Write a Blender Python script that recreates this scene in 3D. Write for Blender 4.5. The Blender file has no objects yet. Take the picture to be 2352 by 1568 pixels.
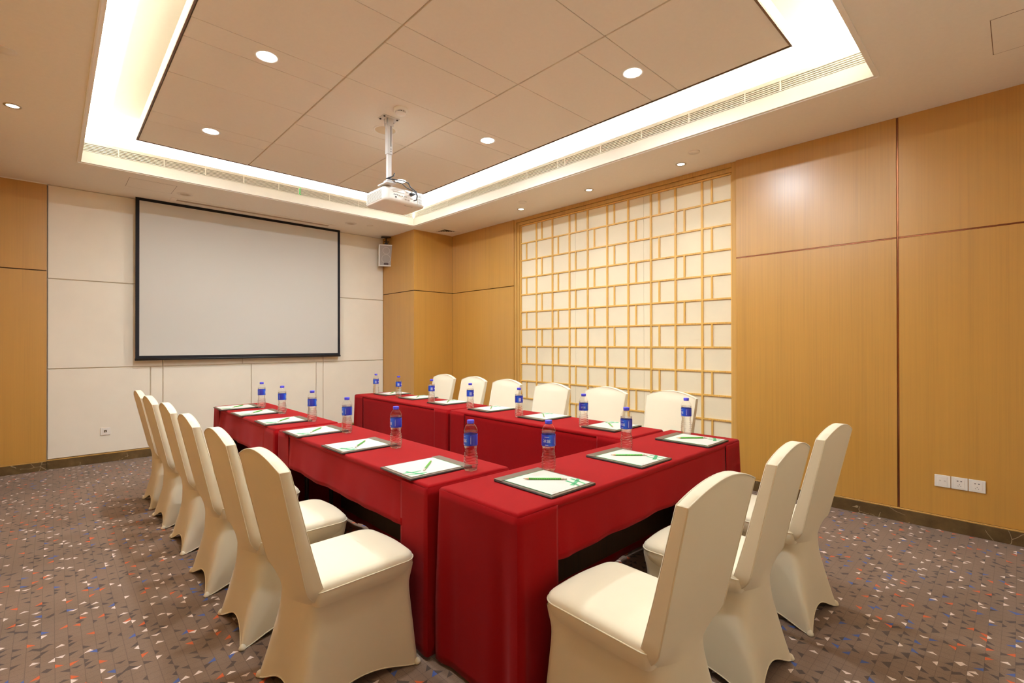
import bpy, bmesh, math, random
from mathutils import Vector, Matrix
SC = bpy.context.scene
COL = SC.collection
PI = math.pi
random.seed(7)

# ------------------------------------------------------------------ camera
ZC, XR, YB, XP, YP = 3.095, 4.705, 7.279, 3.985, 6.337      # soffit height, lattice wall, screen wall, pier
XL, YF = -0.64, -0.62                                       # walls beside and behind the camera
QX0, QX1, QY0, QY1 = 0.203, 3.861, 0.646, 6.143             # ceiling recess
ZR, ZT = 3.28, 3.56                                         # raft underside, top of the recess
def make_camera():
    f, yaw, pit, rol, h = 1110.42, math.radians(43.627), math.radians(0.202), math.radians(-0.0733), 1.364
    fw = Vector((math.sin(yaw)*math.cos(pit), math.cos(yaw)*math.cos(pit), math.sin(pit)))
    rt = Vector((math.cos(yaw), -math.sin(yaw), 0)); up = rt.cross(fw)
    r2 = rt*math.cos(rol)+up*math.sin(rol); u2 = up*math.cos(rol)-rt*math.sin(rol)
    cd = bpy.data.cameras.new('camera'); co = bpy.data.objects.new('camera', cd); COL.objects.link(co)
    cd.sensor_fit = 'HORIZONTAL'; cd.sensor_width = 36; cd.lens = f/2352*36; cd.clip_start = .05
    m = Matrix((r2, u2, -fw)).transposed().to_4x4(); m.translation = Vector((0, 0, h))
    co.matrix_world = m; SC.camera = co
make_camera()
# ------------------------------------------------------------------ world and exposure
w = bpy.data.worlds.new('world'); SC.world = w; w.use_nodes = True
w.node_tree.nodes['Background'].inputs[0].default_value = (.02, .018, .015, 1)
w.node_tree.nodes['Background'].inputs[1].default_value = .2
vs = SC.view_settings
vs.view_transform = 'Standard'; vs.look = 'None'; vs.gamma = 1; vs.use_curve_mapping = False; vs.exposure = -0.09
SC.cycles.max_bounces = 14; SC.cycles.diffuse_bounces = 8; SC.cycles.glossy_bounces = 8
SC.cycles.transmission_bounces = 12; SC.cycles.transparent_max_bounces = 16
SC.cycles.sample_clamp_indirect = 6.0; SC.cycles.blur_glossy = 0.6
# lamp strengths (each lamp is made by the fixture that carries it)
P_COVE, P_RAFT, P_SPOT = 42.0, 32.0, 10.0
WARM = (.84, .96, 1.06); WARM_RAFT = (.83, .95, 1.06)

# ------------------------------------------------------------------ helpers
def lin(*c):
    return tuple(((x/255)/12.92 if x/255 <= .04045 else ((x/255+.055)/1.055)**2.4) for x in c)+(1,)
class MB:
    def __init__(s): s.v = []; s.f = []; s.m = []; s.sm = []
    def add(s, vs, fs, m=0, smooth=False):
        o = len(s.v); s.v += [tuple(p) for p in vs]
        for q in fs: s.f.append([i+o for i in q]); s.m.append(m); s.sm.append(smooth)
        return o
    def box(s, x0, x1, y0, y1, z0, z1, b=0, m=0, seg=1, mat=None):
        if b <= 0:
            v = [(x, y, z) for z in (z0, z1) for y in (y0, y1) for x in (x0, x1)]
            f = [(0, 2, 3, 1), (4, 5, 7, 6), (0, 1, 5, 4), (2, 6, 7, 3), (0, 4, 6, 2), (1, 3, 7, 5)]
            if mat: v = [tuple(mat @ Vector(p)) for p in v]
            s.add(v, f, m); return
        bm = bmesh.new(); bmesh.ops.create_cube(bm, size=1)
        for p in bm.verts: p.co = Vector(((x0+x1)/2+p.co.x*(x1-x0), (y0+y1)/2+p.co.y*(y1-y0), (z0+z1)/2+p.co.z*(z1-z0)))
        bmesh.ops.bevel(bm, geom=bm.edges[:], offset=b, segments=seg, profile=.5, affect='EDGES')
        bm.verts.index_update()
        v = [tuple(mat @ p.co) if mat else tuple(p.co) for p in bm.verts]
        s.add(v, [[q.index for q in fc.verts] for fc in bm.faces], m, seg > 1); bm.free()
    def lathe(s, prof, n=24, c=(0, 0, 0), m=0, cap0=True, cap1=True, mat=None, smooth=True):
        v = []; f = []
        for r, z in prof:
            for i in range(n):
                a = 2*PI*i/n; p = Vector((c[0]+r*math.cos(a), c[1]+r*math.sin(a), c[2]+z))
                v.append(mat @ p if mat else p)
        for k in range(len(prof)-1):
            for i in range(n):
                j = (i+1) % n; f.append((k*n+i, k*n+j, (k+1)*n+j, (k+1)*n+i))
        o = s.add(v, f, m, smooth)
        if cap0: s.f.append([o+i for i in range(n)][::-1]); s.m.append(m); s.sm.append(False)
        if cap1: s.f.append([o+(len(prof)-1)*n+i for i in range(n)]); s.m.append(m); s.sm.append(False)
    def grid(s, rows, m=0, smooth=True, closed=False, flip=False):
        n = len(rows[0]); v = [p for r in rows for p in r]; f = []
        for k in range(len(rows)-1):
            for i in range(n if closed else n-1):
                j = (i+1) % n; q = (k*n+i, k*n+j, (k+1)*n+j, (k+1)*n+i)
                f.append(q[::-1] if flip else q)
        return s.add(v, f, m, smooth)
    def tube(s, pts, r, n=6, m=0, closed=False):
        pts = [Vector(p) for p in pts]; rows = []; N = len(pts); prev = None
        for i, p in enumerate(pts):
            a = pts[(i-1) % N] if (closed or i > 0) else p; b = pts[(i+1) % N] if (closed or i < N-1) else p
            t = (b-a).normalized() if (b-a).length > 1e-9 else Vector((0, 0, 1))
            ref = prev if prev is not None else (Vector((0, 0, 1)) if abs(t.z) < .9 else Vector((1, 0, 0)))
            u = (ref - t*ref.dot(t))
            u = u.normalized() if u.length > 1e-6 else t.orthogonal().normalized()
            prev = u; w_ = t.cross(u)
            rows.append([p+u*r*math.cos(2*PI*k/n)+w_*r*math.sin(2*PI*k/n) for k in range(n)])
        if closed: rows.append(rows[0])
        o = s.grid(rows, m, True, True)
        if not closed:
            s.f.append([o+k for k in range(n)][::-1]); s.m.append(m); s.sm.append(False)
            s.f.append([o+(N-1)*n+k for k in range(n)]); s.m.append(m); s.sm.append(False)
    def prism(s, pts, z0, z1, m=0, b=0, smooth=False):
        n = len(pts); v = [(x, y, z0) for x, y in pts]+[(x, y, z1) for x, y in pts]
        s.add(v, [list(range(n))[::-1], [n+i for i in range(n)]]+[(i, (i+1) % n, n+(i+1) % n, n+i) for i in range(n)], m, smooth)
    def mesh(s, name, mats):
        me = bpy.data.meshes.new(name); me.from_pydata(s.v, [], s.f); 
        for x in (mats if isinstance(mats, (list, tuple)) else [mats]): me.materials.append(x)
        me.polygons.foreach_set('material_index', s.m); me.polygons.foreach_set('use_smooth', s.sm)
        me.update()
        return me
def obj(name, mb, mats, parent=None, sharp=None, fix=True):
    me = mb.mesh(name, mats)
    if fix:
        bm = bmesh.new(); bm.from_mesh(me)
        bmesh.ops.remove_doubles(bm, verts=bm.verts, dist=1e-5)
        bmesh.ops.recalc_face_normals(bm, faces=bm.faces); bm.to_mesh(me); bm.free()
    if sharp: me.set_sharp_from_angle(angle=math.radians(sharp))
    o = bpy.data.objects.new(name, me); COL.objects.link(o)
    if parent: o.parent = parent
    return o
def from_mesh(name, me, parent=None):
    o = bpy.data.objects.new(name, me); COL.objects.link(o)
    if parent: o.parent = parent
    return o
def empty(name, loc=(0, 0, 0), rz=0):
    o = bpy.data.objects.new(name, None); COL.objects.link(o); o.location = loc; o.rotation_euler = (0, 0, rz); o.empty_display_size = .1
    return o
def tag(o, label, cat, group=None):
    o['label'] = label; o['category'] = cat
    if group: o['group'] = group
    return o
def struct(o): o['kind'] = 'structure'; return o
KIDS = {}
def dup(root):
    r = root.copy(); COL.objects.link(r)
    for ch in list(root.children):
        c = ch.copy(); COL.objects.link(c); c.parent = r
        for g in list(ch.children):
            d = g.copy(); COL.objects.link(d); d.parent = c
    return r
def text_mesh(body, size, align='CENTER'):
    cu = bpy.data.curves.new('lettering', 'FONT'); cu.body = body; cu.size = size; cu.align_x = align; cu.align_y = 'CENTER'; cu.resolution_u = 3
    o = bpy.data.objects.new('lettering', cu); COL.objects.link(o)
    dg = bpy.context.evaluated_depsgraph_get(); me = bpy.data.meshes.new_from_object(o.evaluated_get(dg))
    v = [tuple(p.co) for p in me.vertices]; f = [list(p.vertices) for p in me.polygons]
    bpy.data.objects.remove(o); bpy.data.curves.remove(cu); bpy.data.meshes.remove(me)
    return v, f
ORD = ['first', 'second', 'third', 'fourth', 'fifth', 'sixth', 'seventh', 'eighth', 'ninth', 'tenth']

# ------------------------------------------------------------------ materials
def mat(name, col, rough=.5, metal=0, spec=.5, emit=None, estr=0, sheen=0, coat=0):
    m = bpy.data.materials.new(name); m.use_nodes = True; b = m.node_tree.nodes['Principled BSDF']
    b.inputs['Base Color'].default_value = col; b.inputs['Roughness'].default_value = rough; b.inputs['Metallic'].default_value = metal
    b.inputs['Specular IOR Level'].default_value = spec
    if sheen: b.inputs['Sheen Weight'].default_value = sheen; b.inputs['Sheen Roughness'].default_value = .5
    if coat: b.inputs['Coat Weight'].default_value = coat; b.inputs['Coat Roughness'].default_value = .1
    if emit: b.inputs['Emission Color'].default_value = emit; b.inputs['Emission Strength'].default_value = estr
    return m
class NT:
    def __init__(s, m): s.t = m.node_tree; s.n = s.t.nodes; s.b = s.n['Principled BSDF']
    def node(s, ty, **k):
        x = s.n.new(ty)
        for a, b in k.items(): setattr(x, a, b)
        return x
    def link(s, a, b): s.t.links.new(a, b)
    def math(s, op, a, b=None, c=None):
        x = s.n.new('ShaderNodeMath'); x.operation = op
        for i, q in enumerate((a, b, c)):
            if q is None: continue
            if isinstance(q, (int, float)): x.inputs[i].default_value = q
            else: s.link(q, x.inputs[i])
        return x.outputs[0]
    def mix(s, f, a, b):
        x = s.n.new('ShaderNodeMix'); x.data_type = 'RGBA'
        for q, sock in ((f, x.inputs[0]), (a, x.inputs[6]), (b, x.inputs[7])):
            if isinstance(q, (int, float)): sock.default_value = q
            elif isinstance(q, tuple): sock.default_value = q
            else: s.link(q, sock)
        return x.outputs[2]
    def noise(s, vec, scale, detail=3, rough=.5):
        x = s.node('ShaderNodeTexNoise'); x.inputs['Scale'].default_value = scale; x.inputs['Detail'].default_value = detail; x.inputs['Roughness'].default_value = rough
        if vec is not None: s.link(vec, x.inputs['Vector'])
        return x.outputs[0]
    def coords(s, scale=None, kind='Object'):
        t = s.node('ShaderNodeTexCoord').outputs[kind]
        if scale:
            mp = s.node('ShaderNodeMapping'); mp.inputs['Scale'].default_value = scale; s.link(t, mp.inputs['Vector']); t = mp.outputs[0]
        return t
    def ramp(s, f, stops):
        x = s.node('ShaderNodeValToRGB'); e = x.color_ramp.elements
        while len(e) < len(stops): e.new(.5)
        for q, (p, c) in zip(e, stops): q.position = p; q.color = c
        s.link(f, x.inputs[0]); return x.outputs[0]
    def bump(s, h, strength=.2, dist=.002):
        x = s.node('ShaderNodeBump'); x.inputs['Strength'].default_value = strength; x.inputs['Distance'].default_value = dist
        s.link(h, x.inputs['Height']); s.link(x.outputs[0], s.b.inputs['Normal'])

def wood_mat(name, base, contrast=.16, rough=.3, spec=.5, axis='Z', fine=90):
    m = mat(name, base, rough, spec=spec); t = NT(m)
    info = t.node('ShaderNodeObjectInfo').outputs['Random']
    sc = {'Z': (fine, fine, 1.1), 'Y': (fine, 1.1, fine), 'X': (1.1, fine, fine)}[axis]
    sb = {'Z': (9, 9, .25), 'Y': (9, .25, 9), 'X': (.25, 9, 9)}[axis]
    c1 = t.coords(sc); n1 = t.noise(c1, 1.0, 4, .6)
    n2 = t.noise(t.coords(sb), 1.0, 2, .5)
    v = t.math('ADD', t.math('MULTIPLY', n1, .65), t.math('MULTIPLY', n2, .35))
    v = t.math('ADD', v, t.math('MULTIPLY', t.math('SUBTRACT', info, .5), .05))
    d = tuple(x*(1-contrast*2.0) for x in base[:3])+(1,); l = tuple(min(1, x*(1+contrast)) for x in base[:3])+(1,)
    t.link(t.ramp(v, [(.32, d), (.5, base), (.7, l)]), t.b.inputs['Base Color'])
    if rough < .35: t.b.inputs['Coat Weight'].default_value = .28; t.b.inputs['Coat Roughness'].default_value = .27
    t.bump(n1, .02, .0006)
    return m
def paint_mat(name, base, rough=.6, speck=.03, scale=40):
    m = mat(name, base, rough, spec=.25); t = NT(m)
    n = t.noise(t.coords((scale, scale, scale)), 1, 4, .6)
    d = tuple(x*(1-speck) for x in base[:3])+(1,); l = tuple(min(1, x*(1+speck)) for x in base[:3])+(1,)
    t.link(t.ramp(n, [(.3, d), (.7, l)]), t.b.inputs['Base Color']); return m
def fabric_mat(name, base, rough=.85, weave=700, bump=.12, sheen=.25, var=.05, big=3.0):
    m = mat(name, base, rough, spec=(.08 if name == 'red_cloth' else .25), sheen=sheen); t = NT(m)
    n = t.noise(t.coords((weave, weave, weave)), 1, 2, .6); g = t.noise(t.coords((big, big, big)), 1, 3, .5)
    v = t.math('ADD', t.math('MULTIPLY', n, .5), t.math('MULTIPLY', g, .5))
    d = tuple(x*(1-var) for x in base[:3])+(1,); l = tuple(min(1, x*(1+var)) for x in base[:3])+(1,)
    t.link(t.ramp(v, [(.3, d), (.7, l)]), t.b.inputs['Base Color']); t.bump(n, bump, .0006); return m

M = {}
M['wood'] = wood_mat('oak_veneer', lin(191, 141, 60), .06, .34, 1.0)
M['lattice'] = wood_mat('pine_strip', lin(222, 176, 92), .12, .4, .4)
M['frame_wood'] = wood_mat('frame_oak', lin(196, 152, 82), .1, .38, .4)
M['groove'] = mat('dark_groove', lin(70, 45, 22), .6)
M['copper'] = mat('copper_strip', lin(150, 100, 78), .22, 1.0)
M['soffit'] = paint_mat('soffit_paint', lin(243, 238, 228), .75, .015)
M['raft'] = paint_mat('raft_paint', lin(236, 228, 216), .7, .012)
M['cove_white'] = paint_mat('cove_white', lin(242, 236, 224), .6, .01)
M['raft_edge'] = mat('brown_edge', lin(112, 82, 58), .5)
M['joint'] = mat('tile_joint', lin(214, 198, 174), .7)
M['dark'] = mat('dark_void', lin(26, 18, 12), .8)
M['white_plastic'] = mat('white_plastic', lin(236, 230, 220), .38)
M['grille_white'] = mat('grille_white', lin(240, 234, 222), .4)
M['grey_metal'] = mat('white_metal', lin(214, 210, 204), .35, .0)
M['steel'] = mat('steel', lin(190, 180, 165), .3, 1.0)
M['black_plastic'] = mat('black_plastic', lin(34, 32, 34), .45)
M['bracket'] = mat('bracket_black', lin(52, 38, 26), .5)
M['slot'] = mat('slot_dark', lin(44, 36, 28), .7)
M['panel_fabric'] = fabric_mat('cream_wall_fabric', lin(238, 229, 211), .7, 260, .25, .1, .035, 5)
M['screen'] = mat('screen_white', lin(207, 203, 194), .8, spec=.2)
M['screen_border'] = fabric_mat('screen_border', lin(30, 29, 33), .8, 500, .1, .1)
M['speaker_grille'] = mat('speaker_grille', lin(190, 180, 170), .6)
M['paper_panel'] = fabric_mat('cream_paper', lin(234, 221, 191), .7, 350, .2, .1, .03, 7)
M['chair'] = fabric_mat('ivory_spandex', lin(228, 217, 190), .72, 900, .08, .25, .03, 4)
M['red'] = fabric_mat('red_cloth', lin(128, 4, 7), .9, 500, .1, .03, .05, 5)
M['table_wood'] = wood_mat('table_brown', lin(62, 40, 20), .2, .5)
M['leather'] = fabric_mat('brown_leather', lin(96, 78, 61), .5, 260, .15, .0, .08, 40)
M['leather_edge'] = mat('leather_edge', lin(44, 32, 27), .55)
M['paper'] = mat('paper', lin(206, 199, 188), .75, spec=.2)
M['green_print'] = mat('green_print', lin(66, 156, 100), .6)
M['grey_print'] = mat('grey_print', lin(176, 172, 160), .7)
M['pencil_wood'] = mat('pencil_wood', lin(214, 178, 130), .6)
M['graphite'] = mat('graphite', lin(50, 46, 44), .5)
M['eraser'] = mat('eraser', lin(228, 220, 208), .6)
M['ferrule'] = mat('ferrule', lin(205, 196, 178), .3, .6)
M['cap_blue'] = mat('cap_blue', lin(72, 66, 205), .35)
M['label_white'] = mat('label_white', lin(214, 218, 226), .4)
M['label_light'] = mat('label_light', lin(26, 92, 196), .35)
M['cable'] = mat('cable_dark', lin(48, 46, 48), .5)
M['cord'] = mat('cord_pale', lin(196, 180, 160), .5)
M['lens_on'] = mat('lamp_lens', lin(255, 250, 240), .4, emit=(1, .98, .94, 1), estr=24)
M['lens_small'] = mat('lamp_small', lin(255, 244, 220), .4, emit=(1, .84, .58, 1), estr=22)
M['lens_off'] = mat('lamp_off', lin(205, 190, 168), .3)
M['led'] = mat('led_strip', lin(255, 244, 225), .5, emit=(1, .96, .88, 1), estr=6)
def pencil_mat():
    m = mat('pencil_green', lin(84, 168, 40), .35); t = NT(m); c = t.coords()
    sp = t.node('ShaderNodeSeparateXYZ'); t.link(c, sp.inputs[0])
    u = t.math('ADD', t.math('MULTIPLY', sp.outputs[0], 125), t.math('MULTIPLY', sp.outputs[1], 190))
    k = t.math('GREATER_THAN', t.math('FRACT', u), .62)
    t.link(t.mix(k, lin(96, 182, 48), lin(34, 112, 30)), t.b.inputs['Base Color']); return m
M['pencil'] = pencil_mat()
def label_mat():
    m = mat('label_blue', lin(30, 40, 150), .3, spec=.5); t = NT(m); c = t.coords()
    sp = t.node('ShaderNodeSeparateXYZ'); t.link(c, sp.inputs[0])
    a = t.math('ARCTAN2', sp.outputs[1], sp.outputs[0])
    v = t.math('MULTIPLY_ADD', t.math('SINE', t.math('MULTIPLY', a, 3.0)), .5, .5)
    z = t.noise(t.coords((60, 60, 20)), 1, 2)
    v = t.math('ADD', t.math('MULTIPLY', v, .75), t.math('MULTIPLY', z, .25))
    t.link(t.ramp(v, [(.2, lin(40, 42, 158)), (.55, lin(28, 54, 184)), (.9, lin(24, 92, 206))]), t.b.inputs['Base Color']); return m
M['label'] = label_mat()
def shell_mat():
    m = bpy.data.materials.new('clear_plastic'); m.use_nodes = True; t = m.node_tree; n = t.nodes; n.clear()
    o = n.new('ShaderNodeOutputMaterial'); mx = n.new('ShaderNodeMixShader'); tr = n.new('ShaderNodeBsdfTransparent'); gl = n.new('ShaderNodeBsdfGlossy'); fr = n.new('ShaderNodeFresnel')
    fr.inputs[0].default_value = 1.5; gl.inputs['Roughness'].default_value = .04; tr.inputs[0].default_value = (.98, .98, .98, 1)
    ge = n.new('ShaderNodeNewGeometry'); ft = n.new('ShaderNodeMath'); ft.operation = 'SUBTRACT'; ft.inputs[0].default_value = 1; t.links.new(ge.outputs['Backfacing'], ft.inputs[1])
    fm = n.new('ShaderNodeMath'); fm.operation = 'MULTIPLY'; t.links.new(fr.outputs[0], fm.inputs[0]); t.links.new(ft.outputs[0], fm.inputs[1])
    t.links.new(fm.outputs[0], mx.inputs[0]); t.links.new(tr.outputs[0], mx.inputs[1]); t.links.new(gl.outputs[0], mx.inputs[2]); t.links.new(mx.outputs[0], o.inputs[0]); return m
def water_mat():
    m = bpy.data.materials.new('water'); m.use_nodes = True; t = m.node_tree; n = t.nodes; n.clear()
    o = n.new('ShaderNodeOutputMaterial'); mx = n.new('ShaderNodeMixShader'); tr = n.new('ShaderNodeBsdfTransparent'); gl = n.new('ShaderNodeBsdfGlass')
    gl.inputs['IOR'].default_value = 1.33; gl.inputs['Roughness'].default_value = 0.0; mx.inputs[0].default_value = .4
    t.links.new(tr.outputs[0], mx.inputs[1]); t.links.new(gl.outputs[0], mx.inputs[2]); t.links.new(mx.outputs[0], o.inputs[0]); return m
M['shell'] = shell_mat(); M['water'] = water_mat()
def marble_mat():
    m = mat('brown_marble', lin(98, 76, 44), .3); t = NT(m); c = t.coords()
    n = t.noise(c, 9, 5, .6)
    wp = t.node('ShaderNodeVectorMath', operation='ADD'); nz = t.node('ShaderNodeTexNoise'); nz.inputs['Scale'].default_value = 5; t.link(c, nz.inputs['Vector'])
    sc = t.node('ShaderNodeVectorMath', operation='SCALE'); t.link(nz.outputs['Color'], sc.inputs[0]); sc.inputs['Scale'].default_value = .16
    t.link(c, wp.inputs[0]); t.link(sc.outputs[0], wp.inputs[1])
    vo = t.node('ShaderNodeTexVoronoi', feature='DISTANCE_TO_EDGE'); vo.inputs['Scale'].default_value = 6.5; t.link(wp.outputs[0], vo.inputs['Vector'])
    v = t.math('MULTIPLY', t.math('LESS_THAN', vo.outputs['Distance'], .011), t.math('GREATER_THAN', t.noise(t.coords((4, 4, 4)), 1, 2), .53))
    base = t.ramp(n, [(.35, lin(78, 58, 32)), (.6, lin(100, 78, 46)), (.75, lin(116, 92, 58))])
    t.link(t.mix(t.math('MULTIPLY', v, .55), base, lin(200, 180, 146)), t.b.inputs['Base Color']); return m
M['marble'] = marble_mat()
def carpet_mat():
    m = mat('patterned_carpet', lin(120, 96, 80), .95, spec=.1, sheen=.15); t = NT(m); c = t.coords()
    sp = t.node('ShaderNodeSeparateXYZ'); t.link(c, sp.inputs[0]); CELL = .0457
    ux = t.math('DIVIDE', t.math('ADD', sp.outputs[0], 20.003), CELL); uy = t.math('DIVIDE', t.math('ADD', sp.outputs[1], 20.001), CELL)
    ix = t.math('FLOOR', ux); iy = t.math('FLOOR', uy); fx = t.math('SUBTRACT', ux, ix); fy = t.math('SUBTRACT', uy, iy)
    def rnd(k):
        cb = t.node('ShaderNodeCombineXYZ'); t.link(ix, cb.inputs[0]); t.link(iy, cb.inputs[1]); cb.inputs[2].default_value = k
        wn = t.node('ShaderNodeTexWhiteNoise'); t.link(cb.outputs[0], wn.inputs[0]); return wn.outputs[0]
    r1, r2, r3, r4 = rnd(1.7), rnd(5.1), rnd(9.3), rnd(13.9)
    def sel(a, k):   # |k - a|
        return t.math('ABSOLUTE', t.math('SUBTRACT', k, a))
    a = sel(fx, t.math('GREATER_THAN', r2, .5)); b = sel(fy, t.math('GREATER_THAN', r3, .5))
    sw = t.math('GREATER_THAN', r4, .5)
    u = t.math('ADD', t.math('MULTIPLY', a, sw), t.math('MULTIPLY', b, t.math('SUBTRACT', 1.0, sw)))
    v = t.math('ADD', t.math('MULTIPLY', b, sw), t.math('MULTIPLY', a, t.math('SUBTRACT', 1.0, sw)))
    triA = t.math('LESS_THAN', t.math('ADD', t.math('DIVIDE', u, .70), t.math('DIVIDE', v, .62)), 1.0)
    triB = t.math('LESS_THAN', t.math('DIVIDE', u, .38), t.math('SUBTRACT', 1.0, t.math('DIVIDE', t.math('ABSOLUTE', t.math('SUBTRACT', v, .45)), .42)))
    triC = t.math('MULTIPLY', t.math('LESS_THAN', u, t.math('MULTIPLY', v, .95)), t.math('LESS_THAN', t.math('ADD', t.math('MULTIPLY', u, .5), v), .75))
    isw = t.math('GREATER_THAN', r1, .865)                        # white share
    kind = t.math('GREATER_THAN', t.math('FRACT', t.math('MULTIPLY', r1, 37.0)), .5)
    tw = t.math('ADD', t.math('MULTIPLY', triB, kind), t.math('MULTIPLY', triC, t.math('SUBTRACT', 1.0, kind)))
    ta = t.math('ADD', t.math('MULTIPLY', triA, kind), t.math('MULTIPLY', triB, t.math('SUBTRACT', 1.0, kind)))
    pile = t.noise(t.coords((330, 330, 330)), 1, 2, .7); patch = t.noise(t.coords((1.3, 1.3, 1.3)), 1, 2)
    bn = t.math('ADD', t.math('MULTIPLY', pile, .6), t.math('MULTIPLY', patch, .4))
    base = t.ramp(bn, [(.3, lin(106, 86, 71)), (.5, lin(124, 101, 84)), (.7, lin(144, 118, 99))])
    gx = t.math('LESS_THAN', sel(t.math('ABSOLUTE', t.math('SUBTRACT', fx, .5)), .5), .03)
    gy = t.math('LESS_THAN', sel(t.math('ABSOLUTE', t.math('SUBTRACT', fy, .5)), .5), .022)
    base = t.mix(t.math('MULTIPLY', t.math('MAXIMUM', gx, gy), .38), base, lin(74, 58, 46))
    dark = t.math('MULTIPLY', ta, t.math('MULTIPLY', t.math('LESS_THAN', r1, .50), t.math('GREATER_THAN', r1, .10)))
    col = t.mix(t.math('MULTIPLY', dark, .9), base, lin(72, 61, 55))
    orange = t.math('MULTIPLY', triA, t.math('MULTIPLY', t.math('GREATER_THAN', r1, .50), t.math('LESS_THAN', r1, .56)))
    col = t.mix(t.math('MULTIPLY', orange, .95), col, lin(206, 92, 44))
    blue = t.math('MULTIPLY', triA, t.math('MULTIPLY', t.math('GREATER_THAN', r1, .56), t.math('LESS_THAN', r1, .615)))
    col = t.mix(t.math('MULTIPLY', blue, .95), col, lin(66, 92, 158))
    col = t.mix(t.math('MULTIPLY', t.math('MULTIPLY', tw, isw), .97), col, lin(224, 208, 198))
    t.link(col, t.b.inputs['Base Color']); t.bump(pile, .5, .003); return m
M['carpet'] = carpet_mat()

# ------------------------------------------------------------------ room shell
mb = MB(); mb.box(XL-.1, XR+.3, YF-.1, YB+.1, -.08, 0); struct(obj('floor', mb, M['carpet']))
def panel_piece(x0, x1, y0, y1, z0, z1, m, parent, name='panel', b=.0015):
    q = MB(); q.box(x0, x1, y0, y1, z0, z1, b); return obj(name, q, m, parent)
# screen wall, cream fabric panels
mb = MB(); mb.box(XL-.1, XR+.1, YB+.012, YB+.1, 0, 3.7); wall_back = struct(obj('wall_back', mb, M['joint']))
g = .004
cols_low = [-.033, .871, .996, 1.989, 2.877, 2.982, XP]
cols_mid = [-.033, .996, 1.88, 2.982, XP]
for zz0, zz1, cs in ((.105, 1.088, cols_low), (1.088, 2.074, cols_mid), (2.074, ZC, cols_mid)):
    for a, b in zip(cs[:-1], cs[1:]):
        panel_piece(a+g, b-g, YB-.006, YB+.014, zz0+g, zz1-g, M['panel_fabric'], wall_back, b=.005)
# oak panels beside it (short pier by the other wall)
mb = MB(); mb.box(XL, -.039, YB-.02, YB+.02, 0, ZC); pier_a = struct(obj('trim_1', mb, M['groove']))
for a, b in ((.105, 2.148), (2.158, ZC-.012)):
    panel_piece(XL, -.036, YB-.035, YB-.015, a, b, M['wood'], pier_a)
mb = MB(); mb.box(XL, -.03, YB-.03, YB+.01, ZC-.012, ZC+.01); obj('shadow_strip', mb, M['soffit'], pier_a)
# corner pier
mb = MB(); mb.box(XP+.012, XR+.1, YP+.012, YB+.05, 0, ZC+.05); pier_b = struct(obj('pillar', mb, M['groove']))
for a, b in ((.105, 2.164), (2.174, ZC)):
    panel_piece(XP, XP+.02, YP+.0005, YB, a, b, M['wood'], pier_b)
    panel_piece(XP+.0005, XR, YP, YP+.02, a, b, M['wood'], pier_b)
# lattice wall
mb = MB(); mb.box(XR+.075, XR+.2, YF-.1, YB+.1, 0, 3.7); wall_right = struct(obj('wall_right', mb, M['groove']))
SY0, SY1 = 1.852, 4.90
J1 = 2.169
for y0, y1 in ((SY1, YP), (.6485, SY0), (YF, .6355)):
    cz = .006 if y0 < 2 else .005
    for a, b in ((.105, J1-cz), (J1+cz, ZC)):
        panel_piece(XR, XR+.08, y0+.0005, y1-.0005, a, b, M['wood'], wall_right, b=.001)
q = MB(); q.box(XR+.004, XR+.03, .6355, .6485, .1, ZC, .002); obj('metal_strip', q, M['copper'], wall_right)
for y0, y1 in ((.6485, SY0), (YF, .6355)):
    q = MB(); q.box(XR+.002, XR+.03, y0, y1, J1-.006, J1+.006, .002); obj('metal_strip', q, M['copper'], wall_right)
# walls behind the camera
mb = MB(); mb.box(XL-.1, XL, YF-.1, YB+.1, 0, 3.7); wl = struct(obj('wall_left', mb, M['groove']))
for k in range(6):
    y0 = YF+k*(YB-YF)/6; panel_piece(XL-.02, XL+.015, y0+.004, y0+(YB-YF)/6-.004, .1, J1-.005, M['wood'], wl); panel_piece(XL-.02, XL+.015, y0+.004, y0+(YB-YF)/6-.004, J1+.005, ZC, M['wood'], wl)
mb = MB(); mb.box(XL-.1, XR+.2, YF-.1, YF, 0, 3.7); wf = struct(obj('wall_front', mb, M['groove']))
for k in range(4):
    x0 = XL+k*(XR-XL)/4; panel_piece(x0+.004, x0+(XR-XL)/4-.004, YF-.02, YF+.015, .1, J1-.005, M['panel_fabric'], wf); panel_piece(x0+.004, x0+(XR-XL)/4-.004, YF-.02, YF+.015, J1+.005, ZC, M['panel_fabric'], wf)  # unseen wall given pale panels to bounce light onto the chair backs
# marble baseboards
def baseboard(name, x0, x1, y0, y1):
    q = MB(); q.box(x0, x1, y0, y1, 0, .094, .002); o = struct(obj(name, q, M['marble']))
    r = MB(); r.box(x0-.001 if x1 > x0 else x0, x1, y0, y1, .094, .104, .002); obj('cap_strip', r, M['frame_wood'], o)
baseboard('baseboard_back', -.033, XP, YB-.014, YB)
baseboard('baseboard_pier', XL, -.034, YB-.043, YB-.02)
baseboard('baseboard_pillar_side', XP-.012, XP, YP, YB-.014)
baseboard('baseboard_pillar_front', XP-.012, XR-.0121, YP-.012, YP)
baseboard('baseboard_right', XR-.012, XR, YF, YP)
baseboard('baseboard_left', XL, XL+.027, YF, YB-.05)
baseboard('baseboard_front', XL, XR-.0121, YF, YF+.027)

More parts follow.
